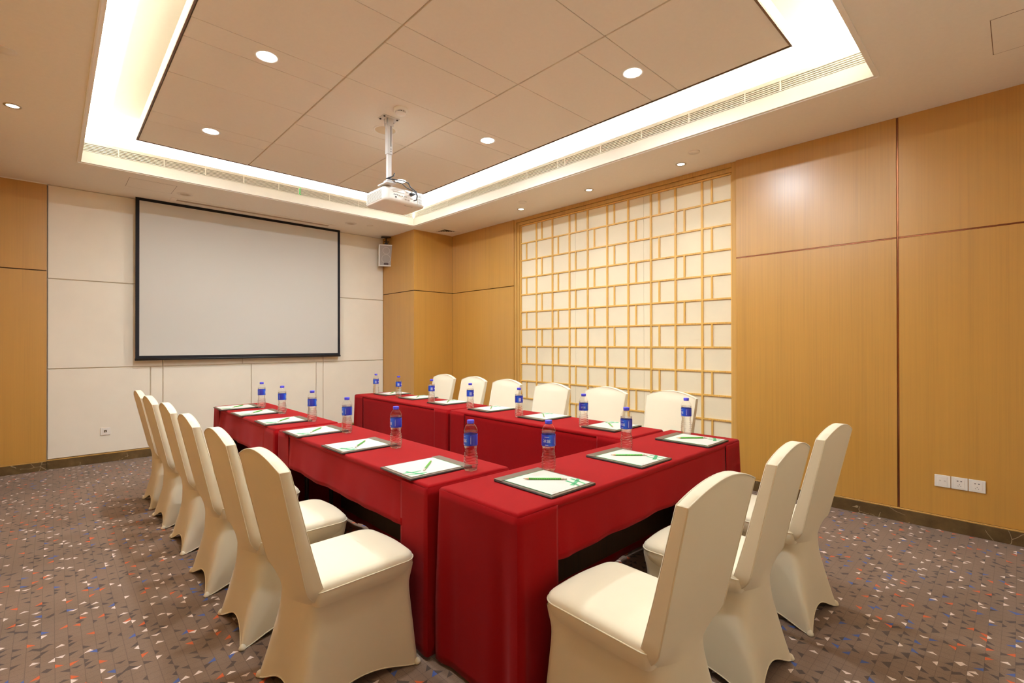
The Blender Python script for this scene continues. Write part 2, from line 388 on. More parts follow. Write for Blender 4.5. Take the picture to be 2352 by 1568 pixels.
# ------------------------------------------------------------------ ceiling
def ring(mb, outer, inner, z0, z1):
    X0, X1, Y0, Y1 = outer; x0, x1, y0, y1 = inner
    mb.box(X0, x0, Y0, Y1, z0, z1); mb.box(x1, X1, Y0, Y1, z0, z1); mb.box(x0, x1, Y0, y0, z0, z1); mb.box(x0, x1, y1, Y1, z0, z1)
TR = .2                                                     # light trough behind the fascia
mb = MB(); ring(mb, (XL-.1, XR+.2, YF-.1, YB+.1), (QX0-.01, QX1+.01, QY0-.01, QY1+.01), ZC, ZC+.03)
ceiling = struct(obj('ceiling', mb, M['soffit']))
mb = MB(); ring(mb, (QX0-.03, QX1+.03, QY0-.03, QY1+.03), (QX0-.021, QX1+.021, QY0-.021, QY1+.021), ZC-.008, ZC+.002)
obj('edge_bead', mb, M['soffit'], ceiling)
mb = MB(); ring(mb, (QX0-TR-.05, QX1+TR+.05, QY0-TR-.05, QY1+TR+.05), (QX0-TR, QX1+TR, QY0-TR, QY1+TR), ZC+.03, ZT+.05)
mb.box(QX0-TR-.05, QX1+TR+.05, QY0-TR-.05, QY1+TR+.05, ZT, ZT+.05)
obj('recess_lining', mb, M['cove_white'], ceiling)
# fascia: plain band below, air grille slot on two sides, ledge above
ZG0, ZG1, ZF = 3.203, 3.288, 3.31
mb = MB(); ring(mb, (QX0-.02, QX1+.02, QY0-.02, QY1+.02), (QX0, QX1, QY0, QY1), ZC-.001, ZG0)
ring(mb, (QX0-.02, QX1+.02, QY0-.02, QY1+.02), (QX0, QX1, QY0, QY1), ZG1, ZF)
mb.box(QX0-.02, QX0, QY0-.02, QY1+.02, ZG0, ZG1); mb.box(QX0, QX1, QY0-.02, QY0, ZG0, ZG1)
obj('fascia', mb, M['cove_white'], ceiling)
def grille(name, label, axis, a0, a1, base, divs):
    r = tag(empty(name, (0, 0, 0)), label, 'air vent')
    q = MB()
    bx = (lambda q_, s0, s1, d0, d1, z0, z1, b=0: q_.box(s0, s1, base+d0, base+d1, z0, z1, b)) if axis == 'x' else (lambda q_, s0, s1, d0, d1, z0, z1, b=0: q_.box(base+d0, base+d1, s0, s1, z0, z1, b))
    bx(q, a0, a1, .03, .034, ZG0-.004, ZG1+.004); bx(q, a0, a1, .0205, .03, ZG0-.004, ZG0); bx(q, a0, a1, .0205, .03, ZG1, ZG1+.004); obj('back_plate', q, M['slot'], r)
    n = 6
    for k in range(n):
        z = ZG0+.006+(ZG1-ZG0-.012)*k/(n-1); q = MB(); bx(q, a0, a1, -.003, .02, z-.0038, z+.0038, .001); obj('slat', q, M['grille_white'], r)
    for d in divs:
        q = MB(); bx(q, d-.005, d+.005, -.004, .0195, ZG0+.001, ZG1-.001, .001); obj('divider', q, M['grille_white'], r)
    return r
grille('air_grille', 'long white slotted air grille in the ceiling recess above the projection screen', 'x', QX0+.003, QX1-.004, QY1, [.48, .85, 1.22, 1.6, 1.98, 2.21, 2.6, 3.0, 3.4])
grille('air_grille', 'long white slotted air grille in the ceiling recess beside the lattice wall', 'y', QY0+.003, QY1-.004, QX1, [1.2, 1.45, 1.9, 2.35, 2.8, 3.25, 3.35, 3.8, 4.3, 4.8, 5.3, 5.7])
# green tag tied to a grille divider
mb = MB(); mb.tube([(2.235, QY1-.006, 3.283), (2.222, QY1-.008, 3.272), (2.226, QY1-.01, 3.245), (2.222, QY1-.008, 3.215), (2.236, QY1-.01, 3.207)], .005, 6)
tag(obj('ribbon', mb, mat('green_ribbon', lin(40, 214, 110), .5)), 'small bright green ribbon tied to the air grille above the projection screen', 'ribbon')
# light troughs
def led(name, label, x0, x1, y0, y1, ax):
    r = tag(empty(name, ((x0+x1)/2, (y0+y1)/2, ZC+.03)), label, 'strip light', 'cove light strips')
    cx, cy = (x0+x1)/2, (y0+y1)/2
    q = MB(); q.box(x0-cx, x1-cx, y0-cy, y1-cy, 0, .03, .003); obj('channel', q, M['grey_metal'], r)
    q = MB(); q.box(x0-cx+.01, x1-cx-.01, y0-cy+.01, y1-cy-.01, .03, .045, .004); obj('diffuser', q, M['led'], r)
    ld = bpy.data.lights.new('cove_lamp', 'AREA'); ld.shape = 'RECTANGLE'; ld.size = max(x1-x0, .05); ld.size_y = max(y1-y0, .05)
    ld.energy = P_COVE*max(x1-x0, y1-y0); ld.color = WARM
    lo = bpy.data.objects.new('cove_lamp', ld); COL.objects.link(lo); lo.parent = r; lo.location = (0, 0, .05); lo.rotation_euler = (PI, 0, 0)
led('cove_strip', 'hidden strip light in the trough beside the lattice wall', QX1+.07, QX1+.14, QY0, QY1, 'y')
led('cove_strip', 'hidden strip light in the trough across from the lattice wall', QX0-.14, QX0-.07, QY0, QY1, 'y')
led('cove_strip', 'hidden strip light in the trough above the projection screen', QX0, QX1, QY1+.07, QY1+.14, 'x')
led('cove_strip', 'hidden strip light in the trough across from the projection screen', QX0, QX1, QY0-.14, QY0-.07, 'x')

# suspended raft with its boards
RX0, RX1, RY0, RY1 = .573, 3.462, 1.002, 5.718
mb = MB(); mb.box(RX0+.004, RX1-.004, RY0+.004, RY1-.004, ZR+.012, ZR+.05)
raft = struct(obj('ceiling_raft', mb, M['joint']))
mb = MB(); ring(mb, (RX0, RX1, RY0, RY1), (RX0+.012, RX1-.012, RY0+.012, RY1-.012), ZR-.004, ZR+.012); obj('edge_trim', mb, M['raft_edge'], raft)
mb = MB(); ring(mb, (RX0, RX1, RY0, RY1), (RX0+.02, RX1-.02, RY0+.02, RY1-.02), ZR+.012, ZR+.1); obj('upstand', mb, M['cove_white'], raft)
for hx, hy in ((1.2, 2.0), (2.8, 2.0), (1.2, 4.6), (2.8, 4.6)):
    q = MB(); q.box(hx-.015, hx+.015, hy-.015, hy+.015, ZR+.04, ZT); obj('hanger', q, M['grey_metal'], raft)
ys_out = [RY0+.012, 1.78, 2.0, 2.555, 3.34, 3.58, 4.125, 4.92, 5.15, RY1-.012]
ys_mid = [RY0+.012, 1.78, 2.555, 2.78, 3.34, 4.12, 4.36, 4.92, RY1-.012]
for (x0, x1), ys in (((RX0+.012, 1.532), ys_out), ((1.532, 2.502), ys_mid), ((2.502, RX1-.012), ys_out)):
    for a, b in zip(ys[:-1], ys[1:]):
        panel_piece(x0+.006, x1-.006, a+.0022, b-.0022, ZR, ZR+.02, M['raft'], raft, 'ceiling_tile', .0015)

def spot(parent, energy, z, size, blend, rad, col):
    ld = bpy.data.lights.new('spot_lamp', 'SPOT'); ld.energy = energy; ld.spot_size = math.radians(size); ld.spot_blend = blend; ld.shadow_soft_size = rad; ld.color = col
    lo = bpy.data.objects.new('spot_lamp', ld); COL.objects.link(lo); lo.parent = parent; lo.location = (0, 0, z)
def downlight_big(x, y, label):
    r = tag(empty('downlight', (x, y, ZR)), label, 'ceiling light', 'round downlights in the suspended ceiling')
    q = MB(); q.lathe([(.062, .0), (.062, -.003), (.074, -.004), (.08, 0)], 32, cap0=False, cap1=False); obj('trim_ring', q, M['white_plastic'], r)
    q = MB(); q.lathe([(.0005, -.0035), (.04, -.003), (.062, -.001)], 32, cap0=False, cap1=False); obj('lens', q, M['lens_on'], r)
    ld = bpy.data.lights.new('raft_lamp', 'AREA'); ld.shape = 'DISK'; ld.size = .12; ld.energy = P_RAFT; ld.color = WARM_RAFT
    lo = bpy.data.objects.new('raft_lamp', ld); COL.objects.link(lo); lo.parent = r; lo.location = (0, 0, -.006)
for x, side in ((1.04, 'far from the lattice wall'), (2.982, 'nearer the lattice wall')):
    for y, row in ((5.03, 'in the row closest to the projection screen'), (3.46, 'in the middle row'), (1.885, 'in the row over the cross table')):
        downlight_big(x, y, 'bright round downlight %s, %s' % (row, side))
def downlight_small(x, y, label, on=True, grp=None, k=1.0, col=(.95, .95, .86)):
    r = tag(empty('spotlight', (x, y, ZC)), label, 'ceiling light', grp)
    q = MB(); q.lathe([(.034, -.001), (.036, -.004), (.047, -.004), (.05, 0)], 28, cap0=False, cap1=False); obj('trim_ring', q, M['steel'] if on else M['white_plastic'], r)
    q = MB(); q.lathe([(.0005, -.0022), (.034, -.0012)], 24, cap0=False, cap1=False); obj('lens', q, M['lens_small'] if on else M['lens_off'], r)
    if on: spot(r, P_SPOT*k, -.012, 80, .8, .03, col)
G = 'small recessed spotlights in the soffit'
downlight_small(4.413, 2.255, 'small lit spotlight in front of the lattice, at the end away from the screen', True, G)
downlight_small(4.399, 3.349, 'small lit spotlight in front of the middle of the lattice', True, G)
downlight_small(4.39, 4.432, 'small lit spotlight in front of the lattice, at the end closer to the screen', True, G)
downlight_small(-.206, 5.048, 'small lit spotlight with steel rim in the soffit opposite the lattice wall', True, G, 2.6, (1, .86, .64))
downlight_small(2.86, .1, 'small lit spotlight in the soffit over the wall socket end of the room', True, G)
downlight_small(1.0, .1, 'small lit spotlight in the soffit across the room from the wall sockets', True, G)
downlight_small(-.206, 2.9, 'small lit spotlight in the soffit opposite the lattice, farther from the screen', True, G)
def gimbal(x, y, label):
    r = tag(empty('spotlight', (x, y, ZC)), label, 'ceiling light', 'unlit spotlights above the screen')
    q = MB(); q.lathe([(.05, 0), (.052, -.006), (.074, -.007), (.08, 0)], 32, cap0=False, cap1=False); obj('trim_ring', q, M['white_plastic'], r)
    q = MB(); q.lathe([(.0005, -.001), (.03, -.001), (.034, -.006), (.046, -.006), (.05, 0)], 28, cap0=False, cap1=False); obj('lens', q, M['lens_off'], r)
gimbal(1.121, 6.668, 'unlit round spotlight by the end of the screen slot with the access hatch')
gimbal(3.13, 6.651, 'unlit round spotlight by the end of the screen slot with the speaker')
def disc(x, y, rad, label, cat, name, h=.008):
    q = MB(); q.lathe([(rad, 0), (rad, -h*.6), (rad*.92, -h), (.001, -h*1.05)], 28, (x, y, ZC), cap0=False, cap1=False); tag(obj(name, q, M['white_plastic']), label, cat, 'sprinkler cover plates')
disc(-.199, 4.119, .05, 'flat round white cover plate in the soffit opposite the lattice wall', 'cover plate', 'sprinkler_cover')
disc(4.217, 2.029, .05, 'flat round cover plate beside the spotlight away from the screen', 'cover plate', 'sprinkler_cover')
disc(4.185, 4.201, .05, 'flat round cover plate beside the spotlight closest to the screen', 'cover plate', 'sprinkler_cover')
disc(3.392, 6.581, .045, 'flat round cover plate in the soffit close to the wall speaker', 'cover plate', 'sprinkler_cover')
# access hatches
def hatch(x0, x1, y0, y1, label):
    q = MB(); q.box(x0, x1, y0, y1, ZC-.0012, ZC+.005, .001); r = tag(obj('access_hatch', q, M['soffit']), label, 'hatch')
    q = MB(); t = .003; ring(q, (x0-t, x1+t, y0-t, y1+t), (x0, x1, y0, y1), ZC-.0006, ZC+.004); obj('hatch_gap', q, M['raft_edge'], r)
hatch(.589, .998, 6.39, 6.76, 'flush square access hatch in the soffit above the projection screen')
hatch(3.655, 4.1, -.35, .1, 'flush access hatch in the soffit above the wall sockets')
# square diffuser in the corner
r = tag(empty('air_diffuser', (4.43, 6.12, ZC)), 'square louvred air diffuser in the ceiling corner beside the oak pillar', 'air vent')
q = MB(); ring(q, (-.16, .16, -.16, .16), (-.125, .125, -.125, .125), -.008, .004); obj('frame', q, M['soffit'], r)
for k in range(4):
    q = MB(); a = Matrix.Rotation(k*PI/2, 4, 'Z')
    for j in range(4):
        d = .115-.028*j; q.add([tuple(a @ Vector(p)) for p in ((-d, -d, -.006), (d, -d, -.006), (d-.02, -d+.02, -.0005), (-d+.02, -d+.02, -.0005))], [(0, 1, 2, 3)])
    obj('louvre_bank', q, M['soffit'], r)
q = MB(); q.box(-.125, .125, -.125, .125, -.0004, .003); obj('back_plate', q, M['slot'], r)
# screen slot
r = tag(empty('screen_housing', (2.02, 7.0, ZC)), 'long recessed slot in the soffit holding the projection screen roller', 'screen housing')
q = MB(); ring(q, (-.99, .99, -.1, .1), (-.93, .93, -.045, .045), -.006, .003); obj('frame', q, M['soffit'], r)
q = MB(); q.box(-.93, .93, -.045, .045, -.001, .003); obj('slot_plate', q, mat('slot_beige', lin(176, 156, 132), .6), r)
# smoke detector, round speaker in the raft
r = tag(empty('smoke_detector', (2.066, 3.483, ZR)), 'round white smoke detector on the ceiling beside the projector mount', 'smoke detector')
q = MB(); q.lathe([(.056, 0), (.056, -.018), (.05, -.022), (.044, -.024)], 32, cap0=False); obj('base', q, M['white_plastic'], r)
q = MB(); q.lathe([(.036, -.022), (.036, -.036)], 24, cap0=False, cap1=False); obj('vent_core', q, M['slot'], r)
q = MB()
for k in range(18):
    q.box(.035, .043, -.003, .003, -.038, -.022, mat=Matrix.Rotation(2*PI*k/18, 4, 'Z'))
obj('vent_fins', q, M['white_plastic'], r)['kind'] = 'stuff'
q = MB(); q.lathe([(.042, -.036), (.04, -.044), (.03, -.049), (.001, -.05)], 28, cap1=False); obj('cap', q, M['white_plastic'], r)
r = tag(empty('ceiling_speaker', (2.172, 3.927, ZR)), 'round flush ceiling speaker cover behind the projector pole', 'speaker')
q = MB(); q.lathe([(.088, 0), (.09, -.004), (.102, -.005), (.106, 0)], 40, cap0=False, cap1=False); obj('rim', q, M['white_plastic'], r)
q = MB(); q.lathe([(.0005, -.001), (.089, -.001)], 40, cap0=False, cap1=False); obj('grille_cover', q, mat('speaker_cover', lin(216, 196, 166), .8), r)

# ------------------------------------------------------------------ projection screen
r = tag(empty('projection_screen', (1.96, YB-.1, 0)), 'large pulled-down projection screen with black border on the cream wall', 'projection screen')
x0, x1, z0, z1 = .716-1.96, 3.203-1.96, 1.185, ZC
bw = .038
def sheet(xa, xb, za, zb, y, th=.002):
    q = MB(); nx, nz = 20, 16; rows = []
    for j in range(nz+1):
        z = za+(zb-za)*j/nz; rows.append([(xa+(xb-xa)*i/nx, y+.004*math.sin(3.0*(xa+(xb-xa)*i/nx)+.5)*(1-(z-z0)/(z1-z0)), z) for i in range(nx+1)])
    q.grid(rows); return q
obj('white_surface', sheet(x0+bw, x1-bw, z0+.034, z1-.034, 0), M['screen'], r)
for nm, (a, b, c, d) in (('border_top', (x0, x1, z1-.034, z1)), ('border_bottom', (x0, x1, z0, z0+.034)), ('border_side', (x0, x0+bw, z0+.034, z1-.034)), ('border_side', (x1-bw, x1, z0+.034, z1-.034))):
    obj(nm, sheet(a, b, c, d, -.0005), M['screen_border'], r)
q = MB(); q.tube([(x0-.003, 0, z0-.008), (x1+.003, 0, z0-.008)], .014, 10); obj('weight_bar', q, M['black_plastic'], r)

# ------------------------------------------------------------------ wall speaker
r = tag(empty('wall_speaker', (3.940, 7.11, 2.79)), 'pale box speaker hanging from the ceiling corner beside the screen', 'speaker')
r.rotation_euler = (math.radians(6), 0, math.radians(-24))
q = MB(); q.box(-.115, .115, -.07, .09, -.172, .172, .008, seg=2); obj('cabinet', q, M['grey_metal'], r)
q = MB(); ring2 = [(-.115, .115, -.172, .172), (-.1, .1, -.157, .157)]
X0, X1, Z0, Z1 = ring2[0]; a0, a1, c0, c1 = ring2[1]
for b in ((X0, a0, Z0, Z1), (a1, X1, Z0, Z1), (a0, a1, Z0, c0), (a0, a1, c1, Z1)): q.box(b[0], b[1], -.078, -.068, b[2], b[3])
obj('bezel', q, M['white_plastic'], r)
def perf_mat(name, c0_, c1_, sc, rot):
    m = mat(name, c0_, .6); t = NT(m); v = t.node('ShaderNodeTexVoronoi', voronoi_dimensions='2D'); v.inputs['Scale'].default_value = sc; v.inputs['Randomness'].default_value = 0
    sp = t.node('ShaderNodeSeparateXYZ'); cb = t.node('ShaderNodeCombineXYZ'); t.link(t.coords(), sp.inputs[0]); t.link(sp.outputs[rot], cb.inputs[0]); t.link(sp.outputs[2], cb.inputs[1])
    t.link(cb.outputs[0], v.inputs['Vector']); t.link(t.ramp(v.outputs['Distance'], [(.3, c1_), (.42, c0_)]), t.b.inputs['Base Color']); return m
q = MB(); q.box(a0, a1, -.074, -.066, c0, c1); obj('front_grille', q, perf_mat('perforated', lin(196, 184, 172), lin(120, 108, 98), 180, 0), r)
for cz, rr in ((.075, .06), (-.055, .075)):
    q = MB(); q.lathe([(rr, .0), (rr-.006, .0035), (rr-.012, 0)], 36, cap0=False, cap1=False, mat=Matrix.Translation((0, -.074, cz)) @ Matrix.Rotation(PI/2, 4, 'X')); obj('driver_ring', q, M['speaker_grille'], r)
q = MB(); q.box(-.035, .035, -.08, -.072, -.148, -.118, .001); obj('badge', q, mat('badge_brown', lin(70, 36, 22), .4), r)
q = MB(); q.box(-.02, .03, -.01, .03, .17, .205, .002); q.tube([(.005, .01, .2), (.005, .01, .285)], .012, 8); q.tube([(-.03, .01, .225), (.05, .01, .225)], .006, 8)
obj('bracket', q, M['bracket'], r)
q = MB(); q.box(-.075, .075, -.055, .055, .285, .293, .001); o = obj('ceiling_plate', q, M['bracket'], r)

# ------------------------------------------------------------------ lattice screen in the wall
LX = XR+.045            # face of the lattice
lat = tag(empty('lattice_screen', (XR, 3.38, 0)), 'tall cream panel behind a grid of thin golden wood strips, set in the oak wall', 'lattice screen')
def L(name, x0, x1, y0, y1, z0, z1, m, b=.0015):
    q = MB(); q.box(x0-XR, x1-XR, y0-3.38, y1-3.38, z0, z1, b); return obj(name, q, m, lat)
GY0, GY1 = 1.918, 4.795; NC, NR = 10, 12; PZ = .2385; GZ1 = 2.99; PY = (GY1-GY0)/NC
GZ0 = GZ1-PZ*NR
for a, b in ((GY0, 2.874), (2.874, 3.84), (3.84, GY1)):
    L('cream_panel', LX+.013, LX+.028, a+.001, b-.001, .1, GZ1, M['paper_panel'], .001)
# frame boards, three steps
L('frame_board', XR+.018, XR+.079, SY0+.001, GY0-.018, .1, ZC, M['frame_wood'])
L('frame_board', XR+.012, XR+.079, SY1-.042, SY1-.001, .1, ZC, M['frame_wood'])
L('frame_board', XR+.026, XR+.079, GY1+.018, SY1-.044, .1, ZC-.04, M['frame_wood'])
L('frame_board', XR+.012, XR+.079, GY0-.018, SY1-.044, ZC-.045, ZC, M['frame_wood'])
L('frame_board', XR+.026, XR+.079, GY0-.018, GY1+.018, GZ1+.018, ZC-.047, M['frame_wood'])
for y in (GY0-.009, GY1+.009): L('border_strip', LX-.004, LX+.03, y-.008, y+.008, .1, GZ1+.018, M['lattice'])
L('border_strip', LX-.004, LX+.03, GY0-.017, GY1+.017, GZ1+.001, GZ1+.017, M['lattice'])
for i in range(1, NC): L('upright_strip', LX-.002, LX+.014, GY1-i*PY-.0105, GY1-i*PY+.0105, GZ0, GZ1, M['lattice'])
for j in range(1, NR+1): L('cross_strip', LX, LX+.014, GY0-.001, GY1+.001, GZ1-j*PZ-.0085, GZ1-j*PZ+.0085, M['lattice'], .001)
for i in range(NC):
    for j in range(NR):
        if (i+j) % 2:
            y = GY1-i*PY-.345*PY; L('short_strip', LX+.0005, LX+.014, y-.009, y+.009, GZ1-(j+1)*PZ+.006, GZ1-j*PZ-.006, M['lattice'], .001)

# ------------------------------------------------------------------ sockets
def plate(name, loc, rot, label, cat, kind):
    r = tag(empty(name, loc), label, cat, 'wall sockets'); r.rotation_euler = rot        # local: x along wall, -y into the room, z up
    q = MB(); q.box(-.0435, .0435, -.009, 0, -.043, .043, .002); obj('cover', q, M['white_plastic'], r)
    q = MB(); q.box(-.026, .026, -.0105, -.008, -.032, .032, .0008); obj('insert', q, M['white_plastic'], r)
    if kind == 'power':
        q = MB()
        for x in (-.0095, .0095): q.box(x-.0042, x+.0042, -.0108, -.009, .0145, .0195)
        q.box(-.0012, .0012, -.0108, -.009, -.0105, -.0035)
        for s in (-1, 1): q.box(-.0011, .0011, -.0108, -.009, -.0032, .0032, mat=Matrix.Translation((s*.0075, 0, -.0175)) @ Matrix.Rotation(s*.7, 4, 'Y'))
        obj('pin_holes', q, M['slot'], r)
    elif kind == 'data':
        for x in (-.013, .013):
            q = MB(); q.box(x-.007, x+.007, -.0112, -.009, -.006, .006, .001); obj('port_shutter', q, M['white_plastic'], r)
            q = MB(); q.box(x-.0055, x+.0055, -.0116, -.0108, .001, .006); obj('port_shadow', q, M['speaker_grille'], r)
    else:
        q = MB(); q.box(-.0125, .0125, -.0112, -.009, -.012, .014); obj('port_surround', q, mat('port_brown', lin(120, 92, 56), .5), r)
        q = MB()
        for x in (-.012, .0045): q.box(x, x+.0075, -.0118, -.01, .004, .011)
        q.box(-.012, .012, -.0118, -.01, -.011, -.004); obj('port_holes', q, M['slot'], r)
        q = MB(); q.box(-.004, .004, -.0122, -.01, -.009, -.003); obj('port_clip', q, M['white_plastic'], r)
RW = (0, 0, PI/2)       # facing -X
RW = (0, 0, -PI/2)
for y, k, lb in ((.389, 'data', 'white wall plate with two data ports, beside two power sockets'), (.298, 'power', 'white five-hole power socket in the middle of the three plates'), (.207, 'power', 'white five-hole power socket at the end away from the data ports')):
    plate('wall_socket', (XR, y, .357), RW, lb, 'socket', k)
plate('wall_socket', (.453, YB-.006, .356), (0, 0, 0), 'single white socket plate low on the cream screen wall', 'socket', 'old')

# ------------------------------------------------------------------ projector and mount
PX, PYY = 2.08, 3.70
r = tag(empty('projector_mount', (PX, PYY, ZR)), 'white telescopic ceiling pole with bolted plate holding the projector', 'projector mount')
q = MB(); q.box(-.075, .075, -.05, .05, -.008, 0, .001); obj('ceiling_plate', q, M['grey_metal'], r)
for x, y in ((-.06, -.035), (.06, -.035), (-.06, .035), (.06, .035)):
    q = MB(); q.lathe([(.009, -.006), (.009, -.013), (.001, -.015)], 10, (x, y, 0), cap0=False, cap1=False); obj('bolt', q, M['bracket'], r)
q = MB(); q.box(-.032, .032, -.024, -.018, -.07, -.006, .001); q.box(-.032, .032, .018, .024, -.07, -.006, .001); q.box(-.032, -.026, -.024, .024, -.05, -.006); obj('clevis', q, M['grey_metal'], r)
q = MB(); q.box(-.024, .024, -.02, .02, -.31, -.03, .002); obj('outer_tube', q, M['grey_metal'], r)
q = MB(); q.box(.006, .0115, -.0206, -.0195, -.245, -.06); q.lathe([(.004, 0), (.004, .001)], 8, mat=Matrix.Translation((.0088, -.02, -.265)) @ Matrix.Rotation(PI/2, 4, 'X')); q.lathe([(.004, 0), (.004, .001)], 8, mat=Matrix.Translation((.0088, -.02, -.285)) @ Matrix.Rotation(PI/2, 4, 'X')); obj('slot_mark', q, M['slot'], r)
q = MB(); q.box(-.018, .018, -.015, .015, -.548, -.3, .002); obj('inner_tube', q, M['grey_metal'], r)
q = MB(); q.box(-.04, .05, -.035, .12, -.5592, -.548, .002); q.box(-.034, .034, -.03, .03, -.549, -.535, .002); obj('cradle', q, M['grey_metal'], r)
r = tag(empty('projector', (2.262, 3.906, 2.591)), 'white video projector hanging upside down from the ceiling pole', 'projector')
HW, HD, HT = .208, .186, .128
def rrect(hw, hd, rad, n=6):
    pts = []
    for cx, cy, a0 in ((hw-rad, hd-rad, 0), (-hw+rad, hd-rad, PI/2), (-hw+rad, -hd+rad, PI), (hw-rad, -hd+rad, 1.5*PI)):
        for k in range(n+1): a = a0+k*PI/2/n; pts.append((cx+rad*math.cos(a), cy+rad*math.sin(a)))
    return pts
q = MB(); rows = []
for z, ins in ((0, .03), (.004, .012), (.013, .003), (.025, 0), (HT-.02, 0), (HT-.006, .005), (HT, .018)):
    rows.append([(x, y, z) for x, y in rrect(HW-ins, HD-ins, .05-min(ins, .03)*.4)])
o_ = q.grid(rows, closed=True); n_ = len(rows[0]); q.f.append([o_+i for i in range(n_)]); q.m.append(0); q.sm.append(False); q.f.append([o_+(len(rows)-1)*n_+i for i in range(n_)]); q.m.append(0); q.sm.append(False)
obj('body', q, M['white_plastic'], r, sharp=40)
q = MB(); q.box(-HW-.0012, -HW+.002, -HD+.055, HD-.055, .022, HT-.026)
obj('side_vent', q, perf_mat('side_perforation', lin(232, 226, 214), lin(96, 82, 66), 95, 1), r)
q = MB(); q.box(.112, .158, -HD-.0012, -HD+.002, .022, .072); q.box(.112, .158, -HD-.0012, -HD+.002, .080, HT-.022); obj('rear_vent', q, perf_mat('rear_perforation', lin(232, 226, 214), lin(96, 82, 66), 95, 0), r)
q = MB()
for k in range(3): q.lathe([(.0045, 0), (.0045, .002)], 10, mat=Matrix.Translation((-.12+.017*k, -HD, .062)) @ Matrix.Rotation(PI/2, 4, 'X'))
q.box(-.11, -.096, -HD-.002, -HD+.001, .035, .047); obj('round_ports', q, M['slot'], r)
q = MB()
for k in range(3): q.lathe([(.005, 0), (.005, .004), (.0025, .005)], 10, mat=Matrix.Translation((-.068+.016*k, -HD, .06)) @ Matrix.Rotation(PI/2, 4, 'X'))
obj('video_jacks', q, M['ferrule'], r)
q = MB(); q.box(-.02, .008, -HD-.003, -HD+.001, .056, .066, .001); q.box(-.015, .003, -HD-.003, -HD+.001, .032, .042, .001); q.box(.013, .031, -HD-.003, -HD+.001, .03, .04, .001); q.box(.045, .066, -HD-.003, -HD+.001, .052, .062, .001); obj('sockets', q, M['speaker_grille'], r)
q = MB(); q.box(-.13, -.02, -HD-.0015, -HD+.002, .084, .088); q.box(.0, .06, -HD-.0015, -HD+.002, .1, .105); obj('seam', q, M['speaker_grille'], r)
q = MB(); q.box(.03, .066, -HD-.03, -HD+.001, .082, .1, .004, seg=2); obj('power_plug', q, M['cable'], r)
q = MB(); q.tube([(.066, -HD-.025, .092), (.085, -HD-.04, .098), (.06, -HD-.02, .12), (.0, -.19, .142), (-.08, -.25, .146), (-.13, -.262, .142), (-.17, -.265, .138)], .0045, 8)
q.tube([(.07, -HD-.01, .04), (.085, -HD-.03, .045), (.092, -HD-.03, .08), (.088, -HD-.02, .12), (.06, -.16, .165), (.0, -.215, .178), (-.08, -.255, .17), (-.16, -.262, .158), (-.24, -.262, .15), (-.20, -.26, .168), (-.165, -.255, .19), (-.155, -.252, .215)], .0055, 8)
obj('cable_loop', q, M['cable'], r)
q = MB(); q.lathe([(.02, 0), (.022, .006), (.016, .016)], 16, (-HW+.05, HD-.055, HT)); obj('foot', q, M['white_plastic'], r)
q = MB(); q.lathe([(.045, 0), (.045, .012), (.036, .016), (.034, .006), (.001, .004)], 28, cap0=False, cap1=False, mat=Matrix.Translation((.06, HD, .06)) @ Matrix.Rotation(-PI/2, 4, 'X')); obj('lens', q, M['black_plastic'], r)
v, f = text_mesh('Panasonic', .022)
q = MB(); q.add([(.055-x, -HD+.038-y, -.0004) for x, y, z in v] if False else [(.055+x*1.0, -HD+.055-y, -.0006) for x, y, z in v], f); o = obj('maker_mark', q, M['slot'], r, fix=False)

# ------------------------------------------------------------------ tables and red cloths
def lerp_tab(tab, x):
    if x <= tab[0][0]: return tab[0][1]
    for (a, p), (b, q_) in zip(tab[:-1], tab[1:]):
        if x <= b:
            t = (x-a)/(b-a); t = t*t*(3-2*t) if len(tab) > 2 else t; return p+(q_-p)*t
    return tab[-1][1]
def make_table(L, W, side, name_label, loc, rz, inner):
    r = tag(empty('folding_table', loc, rz), name_label, 'table', 'tables under the red cloths')
    q = MB(); q.box(-L/2+.006, L/2-.006, -W/2+.006, W/2-.006, .718, .742, .003); obj('tabletop', q, M['table_wood'], r)
    q = MB(); yy = (W/2-.05)*inner; q.box(-L/2+.08, L/2-.08, yy-.008, yy+.008, .12, .718, .002); obj('modesty_panel', q, M['table_wood'], r)
    for sx in (-1, 1):
        for sy in (-1, 1):
            q = MB(); x, y = sx*(L/2-.12), sy*(W/2-.15); q.tube([(x, y, .012), (x, y, .72)], .014, 8); q.lathe([(.019, 0), (.019, .015)], 10, (x, y, 0)); obj('leg', q, M['black_plastic'], r)
    return r
